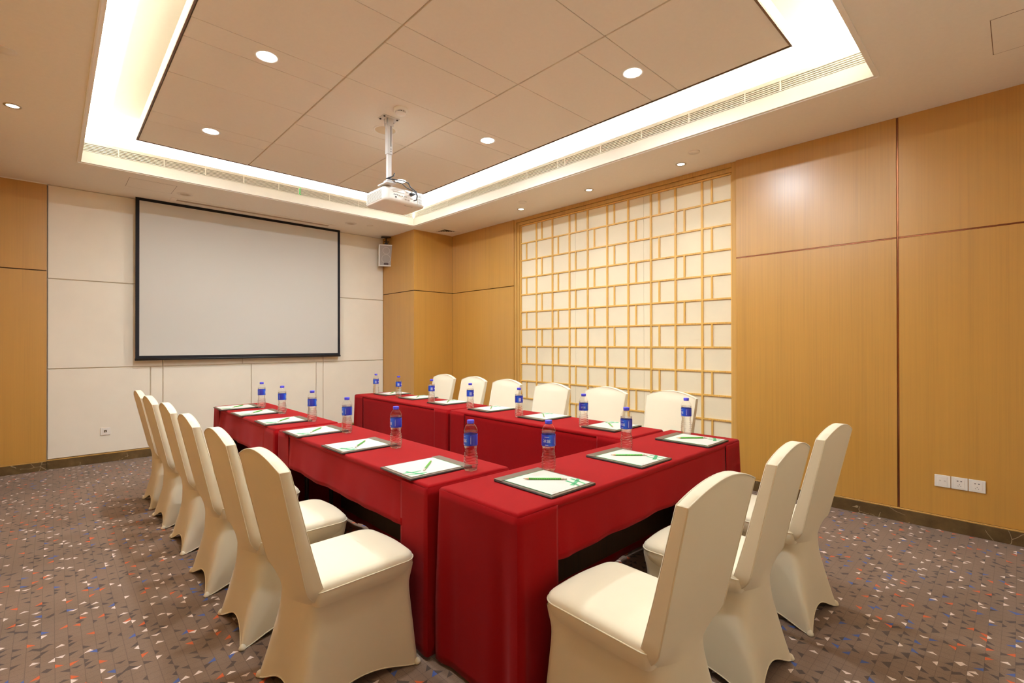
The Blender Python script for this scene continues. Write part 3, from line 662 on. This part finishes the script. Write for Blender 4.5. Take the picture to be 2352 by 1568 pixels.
def make_cloth(L, W, label, loc, rz, dropA, dropB, seed, puffs=(1, 1), wraps=(.212, .212)):
    """dropA hangs over the -y side, dropB over the +y side (local); both ends hang to the floor and wrap the corners."""
    rnd = random.Random(seed); q = MB(); hx, hy = L/2, W/2; ZT_, R = .75, .012
    def peri(ins, z, n=24):
        pts = []
        for (ax, ay), (bx, by), k in (((-hx, -hy), (hx, -hy), n), ((hx, -hy), (hx, hy), 8), ((hx, hy), (-hx, hy), n), ((-hx, hy), (-hx, -hy), 8)):
            for i in range(k):
                t = i/k; x, y = ax+(bx-ax)*t, ay+(by-ay)*t
                pts.append((x*(hx-ins)/hx, y*(hy-ins)/hy, z))
        return pts
    # top
    nx, ny = 24, 8; rows = []
    for j in range(ny+1):
        rows.append([(-hx+.03+(2*hx-.06)*i/nx, -hy+.03+(2*hy-.06)*j/ny, ZT_) for i in range(nx+1)])
    q.grid(rows)
    rr = [peri(.03, ZT_), peri(R+.003, ZT_), peri(R, ZT_-.0001), peri(R*.55, ZT_-R*.14), peri(R*.2, ZT_-R*.45), peri(.0, ZT_-R), peri(-.0005, ZT_-R-.012)]
    q.grid(rr, closed=True)
    # long sides
    for s, drop in ((-1, dropA), (1, dropB)):
        ph = [rnd.uniform(0, 6.28) for _ in range(4)]; nxx = 72; nz = 9 if drop < .4 else 16; rows = []
        for j in range(nz+1):
            d = j/nz; row = []
            for i in range(nxx+1):
                w_ = wraps[0] if s < 0 else wraps[1]; e_ = hx-(w_-.012 if w_ > .1 else 0); x = -e_+2*e_*i/nxx; hem = drop+.004*math.sin(3.6*x+ph[0])+.0025*math.sin(13*x+ph[1])
                wv = .5*math.sin(7.3*x+ph[2])+.35*math.sin(17*x+ph[3])+.25*math.sin(31*x+ph[0])
                fold = math.exp(-((abs(x)-(hx-w_-.045))/.028)**2) if w_ > .1 else 0
                out = d*(.006+.016*(drop/.735)**.5*wv*d+.008*d)+.007*fold*d
                row.append((x, s*(hy+out-.002), ZT_-R-(hem-R)*d))
            rows.append(row)
        q.grid(rows, flip=(s < 0))
    # ends with corner wraps
    for s in (-1, 1):
        puff = puffs[0] if s < 0 else puffs[1]; path = []; fa, fb = wraps; n1, n2 = 16, 26
        for i in range(n1): path.append((s*(hx-fa+fa*i/n1), -hy, 0, -1, -fa+fa*i/n1))
        path.append((s*hx, -hy, s*.7, -.7, 0.0))
        for i in range(1, n2): path.append((s*hx, -hy+2*hy*i/n2, s, 0, 2*hy*i/n2))
        path.append((s*hx, hy, s*.7, .7, 2*hy))
        for i in range(1, n1+1): path.append((s*(hx-fb*i/n1), hy, 0, 1, 2*hy+fb*i/n1))
        ph = [rnd.uniform(0, 6.28) for _ in range(5)]; nz = 22; rows = []; D = .733
        lead = rnd.uniform(.02, .05)
        for j in range(nz+1):
            d = j/nz; row = []
            for (x, y, nx_, ny_, u) in path:
                onflap = u < -.001 or u > 2*hy+.001
                out = (.007 if onflap else .002)+d*.003*puff
                wv = math.sin(u*26+ph[0])*.5+math.sin(u*47+ph[1])*.3
                out += .007*wv*d*d*(1 if not onflap else .5)*puff
                for c in (0.0, 2*hy):
                    g_ = math.exp(-((u-c)/.035)**2); g2 = math.exp(-((abs(u-c)-.085)/.03)**2)
                    out += (.017*g_-.009*g2)*min(1, d*1.5)*puff
                z = ZT_-R-(D-R)*d
                if onflap:
                    e = -u/fa if u < 0 else (u-2*hy)/fb
                    x_ = x+s*(-lead*.3*d*d*(e)) ; row.append((x_, y+ny_*max(out, .006), z))
                else:
                    row.append((x+nx_*out, y+ny_*out, z))
            rows.append(row)
        q.grid(rows, flip=(s > 0))
    o = obj('tablecloth', q, M['red'], sharp=60); o.location = loc; o.rotation_euler = (0, 0, rz)
    sd = o.modifiers.new('thickness', 'SOLIDIFY'); sd.thickness = .0016; sd.offset = -1
    tag(o, label, 'tablecloth', 'red tablecloths'); return o
A_ = 'the lattice wall'
TABLES = [  # x0, x1, y0, y1, drop towards -y/+y in local frame, description
    ('cross', 1.207, 3.188, 1.240, 1.716, 'cross table that closes the U', (1, 1), (.212, .03)),
    ('open', 1.174, 1.652, 1.758, 3.638, 'table row opposite the lattice, joined to the cross table', (.15, .3), (.212, .212)),
    ('open', 1.163, 1.630, 3.686, 5.450, 'table row opposite the lattice, at the screen end', (.3, 1), (.212, .212)),
    ('lat', 2.660, 3.150, 1.750, 3.612, 'table row beside the lattice, joined to the cross table', (.1, .2), (.012, .212)),
    ('lat', 2.655, 3.140, 3.646, 5.535, 'table row beside the lattice, at the screen end', (.2, 1), (.012, .212))]
for i, (k, x0, x1, y0, y1, ds, pf, wr) in enumerate(TABLES):
    cx, cy = (x0+x1)/2, (y0+y1)/2
    if k == 'cross': rz, Lg, Wd, dA, dB, inn = 0, x1-x0, y1-y0, .222, .73, 1
    elif k == 'open': rz, Lg, Wd, dA, dB, inn = PI/2, y1-y0, x1-x0, .73, .222, -1     # local +y -> world -x
    else: rz, Lg, Wd, dA, dB, inn = PI/2, y1-y0, x1-x0, .222, .73, 1
    make_table(Lg, Wd, k, 'dark folding table under the '+ds, (cx, cy, 0), rz, inn)
    make_cloth(Lg, Wd, 'red cloth draped over the '+ds, (cx, cy, 0), rz, dA, dB, 20+i, pf, wr)

# ------------------------------------------------------------------ chairs
def chair_parts():
    P = {}
    TR_ = [(0, -.268), (.02, -.265), (.15, -.222), (.30, -.175), (.37, -.160), (.44, -.160)]         # rear y
    HWR = [(0, .211), (.03, .207), (.15, .190), (.30, .170), (.37, .163), (.44, .165)]             # rear half width
    TF = [(0, .268), (.03, .264), (.33, .228), (.38, .226), (.44, .240)]
    HWF = [(0, .209), (.03, .206), (.34, .192), (.44, .204)]
    zt = .438
    def lin_tab(tab, z):
        for (a, p), (b, q_) in zip(tab[:-1], tab[1:]):
            if z <= b: return p+(q_-p)*max(0, (z-a)/(b-a))
        return tab[-1][1]
    def sm(tab, z):      # lightly smoothed
        return sum(lin_tab(tab, z+d) for d in (-.03, -.015, 0, .015, .03))/5 if z > .05 else lin_tab(tab, z)
    ns, nv = 18, 22; rows = []
    hemA = (.064, .042, .064, .042)
    for v in range(nv+1):
        t = v/nv; ring_ = []
        for k in range(4):
            for i in range(ns):
                s = i/ns; e = max(0, min(1, (s-.07)/.86)); hem = .004+hemA[k]*math.sin(PI*e)**1.25
                z = hem+(zt-hem)*t
                c = [(-sm(HWR, z), sm(TR_, z)), (sm(HWR, z), sm(TR_, z)), (sm(HWF, z), sm(TF, z)), (-sm(HWF, z), sm(TF, z))]
                a, b = c[k], c[(k+1) % 4]; x, y = a[0]+(b[0]-a[0])*s, a[1]+(b[1]-a[1])*s
                bow = (.034, .030, .034, .030)[k]*(1-min(1, z/.42))**1.2*(4*s*(1-s))
                nx, ny = ((0, 1), (-1, 0), (0, -1), (1, 0))[k]
                if k:
                    e2 = max(0, min(1, (.412-z)/.06)); bow += .017*e2*e2*(3-2*e2)*min(1, 5.5*s*(1-s))
                if k == 0:
                    yc = lin_tab([(0, -.234), (.1, -.227), (.25, -.217), (.38, -.2165), (.44, -.2175)], z); y += (yc-y)*(4*s*(1-s))**.8; bow = 0
                ring_.append([x+nx*bow, y+ny*bow, z])
        for _ in range(2):
            N = len(ring_); ring_ = [[.25*ring_[i-1][0]+.5*ring_[i][0]+.25*ring_[(i+1) % N][0], .25*ring_[i-1][1]+.5*ring_[i][1]+.25*ring_[(i+1) % N][1], ring_[i][2]] for i in range(N)]
        rows.append([tuple(p) for p in ring_])
    q = MB(); q.grid(rows, closed=True); P['skirt'] = (q, None)
    # foot pockets
    P['feet'] = []
    for x, y in ((-.196, -.251), (.196, -.251), (.194, .251), (-.194, .251)):
        q = MB(); q.lathe([(.0125, 0), (.0155, .003), (.015, .009), (.010, .019), (.001, .026)], 14, (x, y, .001), cap1=False); P['feet'].append(q)
    # hem line
    q = MB(); q.tube(rows[0], .0028, 5, closed=True); P['hem'] = q
    # backrest
    def yr(z): return lin_tab([(.375, -.153), (.39, -.160), (.41, -.176), (.43, -.196), (.45, -.212), (.47, -.222), (.62, -.255), (.925, -.322), (1.1, -.362)], z)
    def th(z): return lin_tab([(.375, .02), (.39, .032), (.41, .046), (.43, .056), (.46, .060), (.50, .056), (.62, .048), (.93, .036), (1.1, .034)], z)
    def hw(z): return lin_tab([(.375, .158), (.39, .164), (.41, .178), (.43, .191), (.45, .200), (.475, .205), (.62, .210), (.80, .217), (1.1, .226)], z)
    nx = 20; zs = [.378, .39, .40, .41, .42, .43, .44, .455, .475, .50, .55, .60, .66, .72, .78, .82, .85, .875, .895, .91, .921]
    rows = []
    def section(z, ins=0, dz=0):
        t = max(0, min(1, (z-.70)/.221)); wgt = t*t*(3-2*t); back = []; front = []
        h = hw(z)-ins
        for i in range(nx+1):
            u = -1+2*i/nx; x = u*(h-.003)
            za = z+dz+wgt*.047*(1-abs(u)**1.9)
            bulge = .010*(1-u*u)*min(1, max(0, (za-.5)/.1))*min(1, max(0, (.97-za)/.08))
            wr = .008*math.exp(-((za-(.922+.022*(1-u*u)))/.010)**2)*math.exp(-((u+.15)/.45)**2)-.003*math.exp(-((za-(.905+.02*(1-u*u)))/.012)**2)*math.exp(-((u-.2)/.4)**2)
            ye = yr(za); yc = lin_tab([(.375, -.216), (.43, -.2175), (.47, -.2225), (.62, -.255)], za) if za < .47 else ye
            ye += (min(ye, yc)-ye)*max(0, 1-u*u)**.8
            back.append((x, ye+ins+wr-.3*bulge, za)); front.append((x, yr(za)+th(za)-ins+bulge-wr, za))
        e0, e1 = back[-1], front[-1]
        sr = [(h, e0[1]+.003, e0[2]), (h+.0015, (e0[1]+e1[1])/2, e0[2]), (h, e1[1]-.003, e1[2])]
        sl = [(-h, p[1], p[2]) for p in sr[::-1]]
        return back+sr+front[::-1]+sl
    for z in zs: rows.append(section(z))
    rows.append(section(zs[-1], .0025, .0025))
    q = MB(); o = q.grid(rows, closed=True); n = len(rows[0]); base = o+(len(rows)-1)*n
    nb = nx+1
    for i in range(nx):  # top strip
        q.f.append([base+i, base+i+1, base+nb+3+(nx-i-1), base+nb+3+(nx-i)]); q.m.append(0); q.sm.append(True)
    q.f.append([base+nx, base+nb, base+nb+1, base+nb+2, base+nb+3]); q.m.append(0); q.sm.append(True)
    q.f.append([base+nb+3+nx, base+n-3, base+n-2, base+n-1, base+0]); q.m.append(0); q.sm.append(True)
    q.f.append([o+i for i in range(n)][::-1]); q.m.append(0); q.sm.append(False)
    P['back'] = q
    # piping of the backrest (both edges and over the top)
    def edge(sel):
        pts = []
        for z in zs[3:]: s_ = section(z); pts.append(s_[sel(s_)[0]])
        top = section(zs[-1]); pts += [top[i] for i in sel(top)[1]]
        for z in zs[3:][::-1]: s_ = section(z); pts.append(s_[sel(s_)[2]])
        return pts
    q = MB()
    q.tube(edge(lambda s_: (0, list(range(1, nx)), nx)), .0026, 5)
    q.tube(edge(lambda s_: (nb+3+nx, list(range(nb+3+nx-1, nb+3, -1)), nb+3)), .0026, 5)
    P['piping'] = q
    # seat
    def outline(ins, z, n=12):
        hb, hf, yb, yf = .205-ins, .206-ins, -.185+ins*.3, .248-ins; pts = []
        for i in range(n): pts.append((-hb, yb, z)) if i == 0 else None
        pts = [(-hb, yb), (hb, yb)]
        out = []
        def arc(cx, cy, rad, a0, a1, k): return [(cx+rad*math.cos(a0+(a1-a0)*i/k), cy+rad*math.sin(a0+(a1-a0)*i/k)) for i in range(k+1)]
        rf, rb = .06, .02
        loop = []
        loop += [(-hb+rb+(2*hb-2*rb)*i/14, yb) for i in range(15)]
        loop += arc(hb-rb, yb+rb, rb, -PI/2, 0, 4)[1:]
        loop += [(hb+(hf-hb)*i/10, yb+rb+(yf-rf-yb-rb)*i/10) for i in range(1, 11)]
        loop += arc(hf-rf, yf-rf, rf, 0, PI/2, 7)[1:]
        loop += [(hf-rf-(2*hf-2*rf)*i/12, yf+.010*math.sin(PI*i/12)) for i in range(1, 13)]
        loop += arc(-hf+rf, yf-rf, rf, PI/2, PI, 7)[1:]
        loop += [(-hf+(-hb+hf)*i/10, yf-rf+(yb+rb-yf+rf)*i/10) for i in range(1, 11)]
        loop += arc(-hb+rb, yb+rb, rb, PI, 1.5*PI, 4)[1:-1]
        return [(x, y, z) for x, y in loop]
    q = MB(); lv = [(.016, .395), (.006, .415), (.001, .435), (0, .450), (.0, .456), (.003, .468), (.010, .477), (.024, .484), (.05, .489), (.085, .492), (.12, .4935)]
    rows = [outline(i, z) for i, z in lv]; o = q.grid(rows, closed=True); n = len(rows[0])
    c_ = q.add([(0, .03, .4945)], []); b_ = o+(len(rows)-1)*n
    for i in range(n): q.f.append([b_+i, b_+(i+1) % n, c_]); q.m.append(0); q.sm.append(True)
    P['seat'] = q
    q = MB(); q.tube(outline(-.0005, .455), .0028, 5, closed=True); P['seat_piping'] = q
    return P
CP = chair_parts()
def build_chair():
    r = empty('banquet_chair')
    obj('skirt', CP['skirt'][0], M['chair'], r)
    for q in CP['feet']: obj('foot_pocket', q, M['chair'], r)
    obj('hem_seam', CP['hem'], M['chair'], r)
    b = obj('backrest', CP['back'], M['chair'], r, sharp=42)
    obj('piping', CP['piping'], M['chair'], b)
    s = obj('seat', CP['seat'], M['chair'], r)
    obj('piping', CP['seat_piping'], M['chair'], s)
    return r
chair0 = build_chair(); first = True
def place_chair(x, y, rz, label):
    global first
    o = chair0 if first else dup(chair0); first = False
    o.location = (x, y, 0); o.rotation_euler = (0, 0, rz)
    tag(o, label, 'chair', 'ivory covered chairs around the tables')
ny = 6
def ordn(i, n=6):        # i counted from the cross-table end
    return ['first', 'second', 'third', 'fourth', 'fifth', 'sixth'][i]
for i, (x, y, d) in enumerate([(.878, 1.966, 1.4), (.872, 2.586, -.7), (.862, 3.22, -.7), (.867, 3.925, -.2), (.847, 4.547, .7), (.845, 5.125, 0)]):
    place_chair(x, y, math.radians(-90+d), 'ivory covered chair at the tables opposite the lattice, %s from the cross table' % ordn(i))
for i, (x, y, d) in enumerate([(1.464, .927, -1.6), (2.105, .930, 1.6), (2.768, .922, -1.8)]):
    place_chair(x, y, math.radians(d), 'ivory covered chair %s along the cross table, counting toward the lattice wall' % ordn(i))
for i, (x, y) in enumerate([(3.408, 1.985), (3.325, 2.576), (3.29, 3.19), (3.325, 3.884), (3.345, 4.48), (3.345, 5.08)]):
    place_chair(x, y, math.radians(90), 'ivory covered chair with its back to the lattice wall, %s from the cross table' % ordn(i))

# ------------------------------------------------------------------ writing boards, note sheets, pencils  (seat frame: +y away from the sitter)
def build_board():
    r = empty('writing_board')
    q = MB(); q.box(-.1425, .1425, -.173, .173, 0, .006, .0015); obj('board', q, M['leather_edge'], r)
    q = MB(); q.box(-.1415, .1415, -.172, .172, .006, .0085, .001); obj('cover', q, M['leather'], r)
    q = MB(); q.box(-.1425, .1425, .123, .174, .0085, .0115, .0012); obj('clip_band', q, M['leather'], r)
    return r
def strokes(mb, pts, wd):
    for a, b, w0, w1 in pts:
        a, b = Vector(a), Vector(b); d = (b-a).normalized(); nn = Vector((-d.y, d.x)); n = 8; rows = []
        for i in range(n+1):
            t = i/n; p = a.lerp(b, t)+nn*.006*math.sin(PI*t)*wd; w_ = (w0+(w1-w0)*t)/2
            rows.append([(p.x-nn.x*w_, p.y-nn.y*w_, 0), (p.x+nn.x*w_, p.y+nn.y*w_, 0)])
        mb.grid(rows, smooth=False)
def build_sheet():
    r = empty('note_sheet')
    q = MB(); q.box(-.125, .125, -.158, .121, 0, .0025); obj('paper_block', q, M['paper'], r)
    q = MB(); q.box(-.1258, .1258, .119, .1222, -.0002, .0026); q.box(-.1258, -.1242, -.158, .122, -.0002, .0024); obj('green_binding', q, M['green_print'], r)
    q = MB(); strokes(q, [((.064, -.070), (.048, -.1575), .013, .010), ((.104, -.064), (.088, -.1575), .013, .010), ((.1248, -.090), (.030, -.132), .015, .019)], .5)
    for i, p in enumerate(q.v): q.v[i] = (p[0], p[1], .0028)
    obj('green_emblem', q, M['green_print'], r)
    q = MB()
    for k, w_ in enumerate((.028, .020, .034)): q.box(-.108, -.108+w_, -.143-.006*k, -.1415-.006*k, .0026, .0028)
    obj('small_print', q, M['grey_print'], r)
    return r
def build_pencil():
    r = empty('pencil'); R_ = .0046; RX = Matrix.Rotation(PI/2, 4, 'Y')   # along +x, tip at -x
    q = MB(); q.lathe([(R_, -.07), (R_, .072)], 6, mat=RX, smooth=False); obj('shaft', q, M['pencil'], r)
    q = MB(); q.lathe([(R_, -.07), (.0014, -.090)], 10, mat=RX); obj('sharpened_wood', q, M['pencil_wood'], r)
    q = MB(); q.lathe([(.0014, -.090), (.0003, -.096)], 8, mat=RX); obj('tip', q, M['graphite'], r)
    q = MB(); q.lathe([(R_*1.03, .072), (R_*1.08, .076), (R_, .079), (R_*1.06, .084)], 12, mat=RX); obj('ferrule', q, M['ferrule'], r)
    q = MB(); q.lathe([(R_*.95, .084), (R_*.95, .095), (R_*.6, .098)], 12, mat=RX); obj('eraser', q, M['eraser'], r)
    return r
# ------------------------------------------------------------------ water bottle
def build_bottle():
    r = empty('water_bottle'); n = 36
    prof = [(.0006, .006), (.012, .003), (.022, .001), (.029, .003), (.0325, .010), (.034, .022), (.0345, .036), (.0342, .052), (.0335, .066), (.0318, .082), (.0300, .096), (.0290, .106), (.0300, .114), (.0322, .122), (.0328, .126),
            (.0328, .150), (.0328, .178), (.0332, .181), (.0322, .184), (.0332, .188), (.0333, .194), (.0318, .201), (.0285, .209), (.0240, .217), (.0192, .223), (.0158, .2265), (.0148, .229), (.0148, .232)]
    def rad(rr, z, a):
        if .012 < z < .10:
            k = min(1, (z-.012)/.02)*min(1, (.10-z)/.02)
            return rr+k*.0017*math.sin(2*PI*z/.0135+1.1*math.sin(3*a))+k*.0006*math.sin(5*a+z*200)
        return rr
    def surf(scale, z0, z1, add=0.0):
        fine = []; zz = [p[1] for p in prof]
        ps = []
        for (r0, a), (r1, b) in zip(prof[:-1], prof[1:]):
            m_ = max(1, int((b-a)/.003)); ps += [(r0+(r1-r0)*i/m_, a+(b-a)*i/m_) for i in range(m_)]
        ps.append(prof[-1])
        rows = []
        for rr, z in ps:
            if z > z1: break
            row = []
            for i in range(n):
                a = 2*PI*i/n; q_ = max(.0004, rad(rr, z, a)*scale-add)
                lobes = 0
                if z < .012 and rr > .008: lobes = .0035*(.5-.5*math.cos(5*a))*(1-z/.012)
                row.append((q_*math.cos(a), q_*math.sin(a), z+lobes+(.0008 if add else 0)))
            rows.append(row)
        return rows
    q = MB(); rows = surf(1, 0, 1); q.grid(rows, closed=True); obj('bottle_shell', q, M['shell'], r)
    q = MB(); rows = surf(1, 0, .1935, .0006); o = q.grid(rows, closed=True)
    q.f.append([o+i for i in range(n)][::-1]); q.m.append(0); q.sm.append(False)
    q.f.append([o+(len(rows)-1)*n+i for i in range(n)]); q.m.append(0); q.sm.append(False); obj('water', q, M['water'], r)
    q = MB(); q.lathe([(.0153, .2275), (.0168, .2285), (.0172, .231), (.0172, .2435), (.0160, .2452), (.001, .2455)], 30, cap0=False, cap1=False); obj('cap', q, M['cap_blue'], r)
    q = MB(); q.lathe([(.0334, .1255), (.0336, .127), (.0336, .1775), (.0334, .179)], 40, cap0=False, cap1=False); lb = obj('label', q, M['label'], r)
    q = MB(); RL = .0338
    def wrap(x, y, a0): a = a0+x/RL; return (RL*math.cos(a), RL*math.sin(a), .152+y)
    v, f = text_mesh('冰露', .019); q.add([wrap(x, y-.003, 0) for x, y, z in v], f)
    def blk(x0, x1, y0, y1, a0, m=0):
        k = max(1, int((x1-x0)/.004)); rows = [[wrap(x0+(x1-x0)*i/k, yy, a0) for i in range(k+1)] for yy in (y0, y1)]; q.grid(rows, m)
    blk(-.012, .012, .016, .0175, 0); blk(-.008, .008, -.0215, -.0195, 0)                          # small print rows
    blk(-.0008, .0008, -.018, .014, 1.15); blk(-.0004, .0014, .016, .019, 1.15)                    # upright line of small print
    for k in range(7): blk(-.011+.0032*k, -.011+.0032*k+(.0022 if k % 3 else .0012), -.014, .012, 3.05)  # bar code
    blk(-.013, .013, -.017, -.0155, 3.05)
    c = [(0, 0)]+[(.0062*math.cos(2*PI*k/20), .0062*math.sin(2*PI*k/20)) for k in range(20)]
    q.add([wrap(x, y, 4.35) for x, y in c], [(0, 1+k, 1+(k+1) % 20) for k in range(20)])          # round white mark with bars
    blk(-.0165, -.007, -.0025, .0025, 4.35); blk(.007, .0135, -.002, .002, 4.35); blk(-.006, .012, -.0195, -.018, 4.35)
    obj('label_print', q, M['label_white'], lb, fix=False)
    return r
PAD0, SHEET0, PEN0, BOT0 = build_board(), build_sheet(), build_pencil(), build_bottle()
used = set()
def inst(o):
    if o.name not in used: used.add(o.name); return o
    return dup(o)
def place_set(px, py, rz, bx, by, brot, where):
    jit = random.uniform(-.02, .02); T = .7515
    o = inst(PAD0); o.location = (px, py, T); o.rotation_euler = (0, 0, rz+jit); tag(o, 'dark brown leather writing board, %s' % where, 'writing board', 'writing boards on the tables')
    m = Matrix.Rotation(rz+jit, 3, 'Z')
    p = m @ Vector((0, 0, 0)); o = inst(SHEET0); o.location = (px+p.x, py+p.y, T+.0087); o.rotation_euler = (0, 0, rz+jit); tag(o, 'note sheets with green emblem, %s' % where, 'paper', 'note sheets on the writing boards')
    p = m @ Vector((.008, .004, 0)); o = inst(PEN0); o.location = (px+p.x, py+p.y, T+.0114+.0045); o.rotation_euler = (0, 0, rz+jit+math.radians(-44)); tag(o, 'green striped pencil on white paper, %s' % where, 'pencil', 'green pencils on the note sheets')
    o = inst(BOT0); o.location = (bx, by, .7505); o.rotation_euler = (0, 0, brot); tag(o, 'clear water bottle with blue cap, %s' % where, 'bottle', 'water bottles on the tables')
K = .614
SETS = []
for i, (px, py, bx, by, br) in enumerate([(1.566, 1.440, 2.809, 2.525, 3.6), (2.224, 1.436, 3.888, 2.523, 2.95), (2.912, 1.422, 5.022, 2.502, 2.5)]):
    place_set(px, py, 0, bx*K, by*K+.006, br, '%s along the cross table, counted toward the lattice' % ordn(i))
for i, (py, px, bx, by, br) in enumerate([(2.012, 1.335, 2.373, 2.961, 2.9), (2.722, 1.335, 2.371, 4.091, 2.9), (3.370, 1.328, 2.379, 5.163, 2.9), (4.003, 1.325, 2.402, 6.215, 2.6), (4.630, 1.310, 2.362, 7.2, 2.6), (5.155, 1.290, 2.356, 8.1, 2.6)]):
    place_set(px, py, -PI/2, bx*K+.005, by*K+.005, br, '%s from cross table, row opposite the lattice' % ordn(i))
for i, (py, px, bx, by, br) in enumerate([(2.055, 2.965, 4.559, 3.555, 3.7), (2.710, 2.955, 4.548, 4.636, 1.1), (3.370, 2.955, 4.555, 5.691, 1.1), (4.050, 2.962, 4.588, 6.761, 1.1), (4.655, 2.985, 4.629, 7.89, 1.1), (5.230, 2.985, 4.627, 8.742, 1.1)]):
    place_set(px, py, PI/2, bx*K+.005, by*K+.005, br, '%s from cross table, row beside the lattice' % ordn(i))

# pale cord on the carpet under the tables
q = MB(); q.tube([(1.02, 2.62, .005), (1.16, 2.70, .006), (1.3, 2.66, .006), (1.42, 2.4, .006), (1.5, 2.2, .006)], .0045, 8)
tag(obj('power_cord', q, M['cord']), 'pale cord lying on the carpet under the tables opposite the lattice', 'cord')
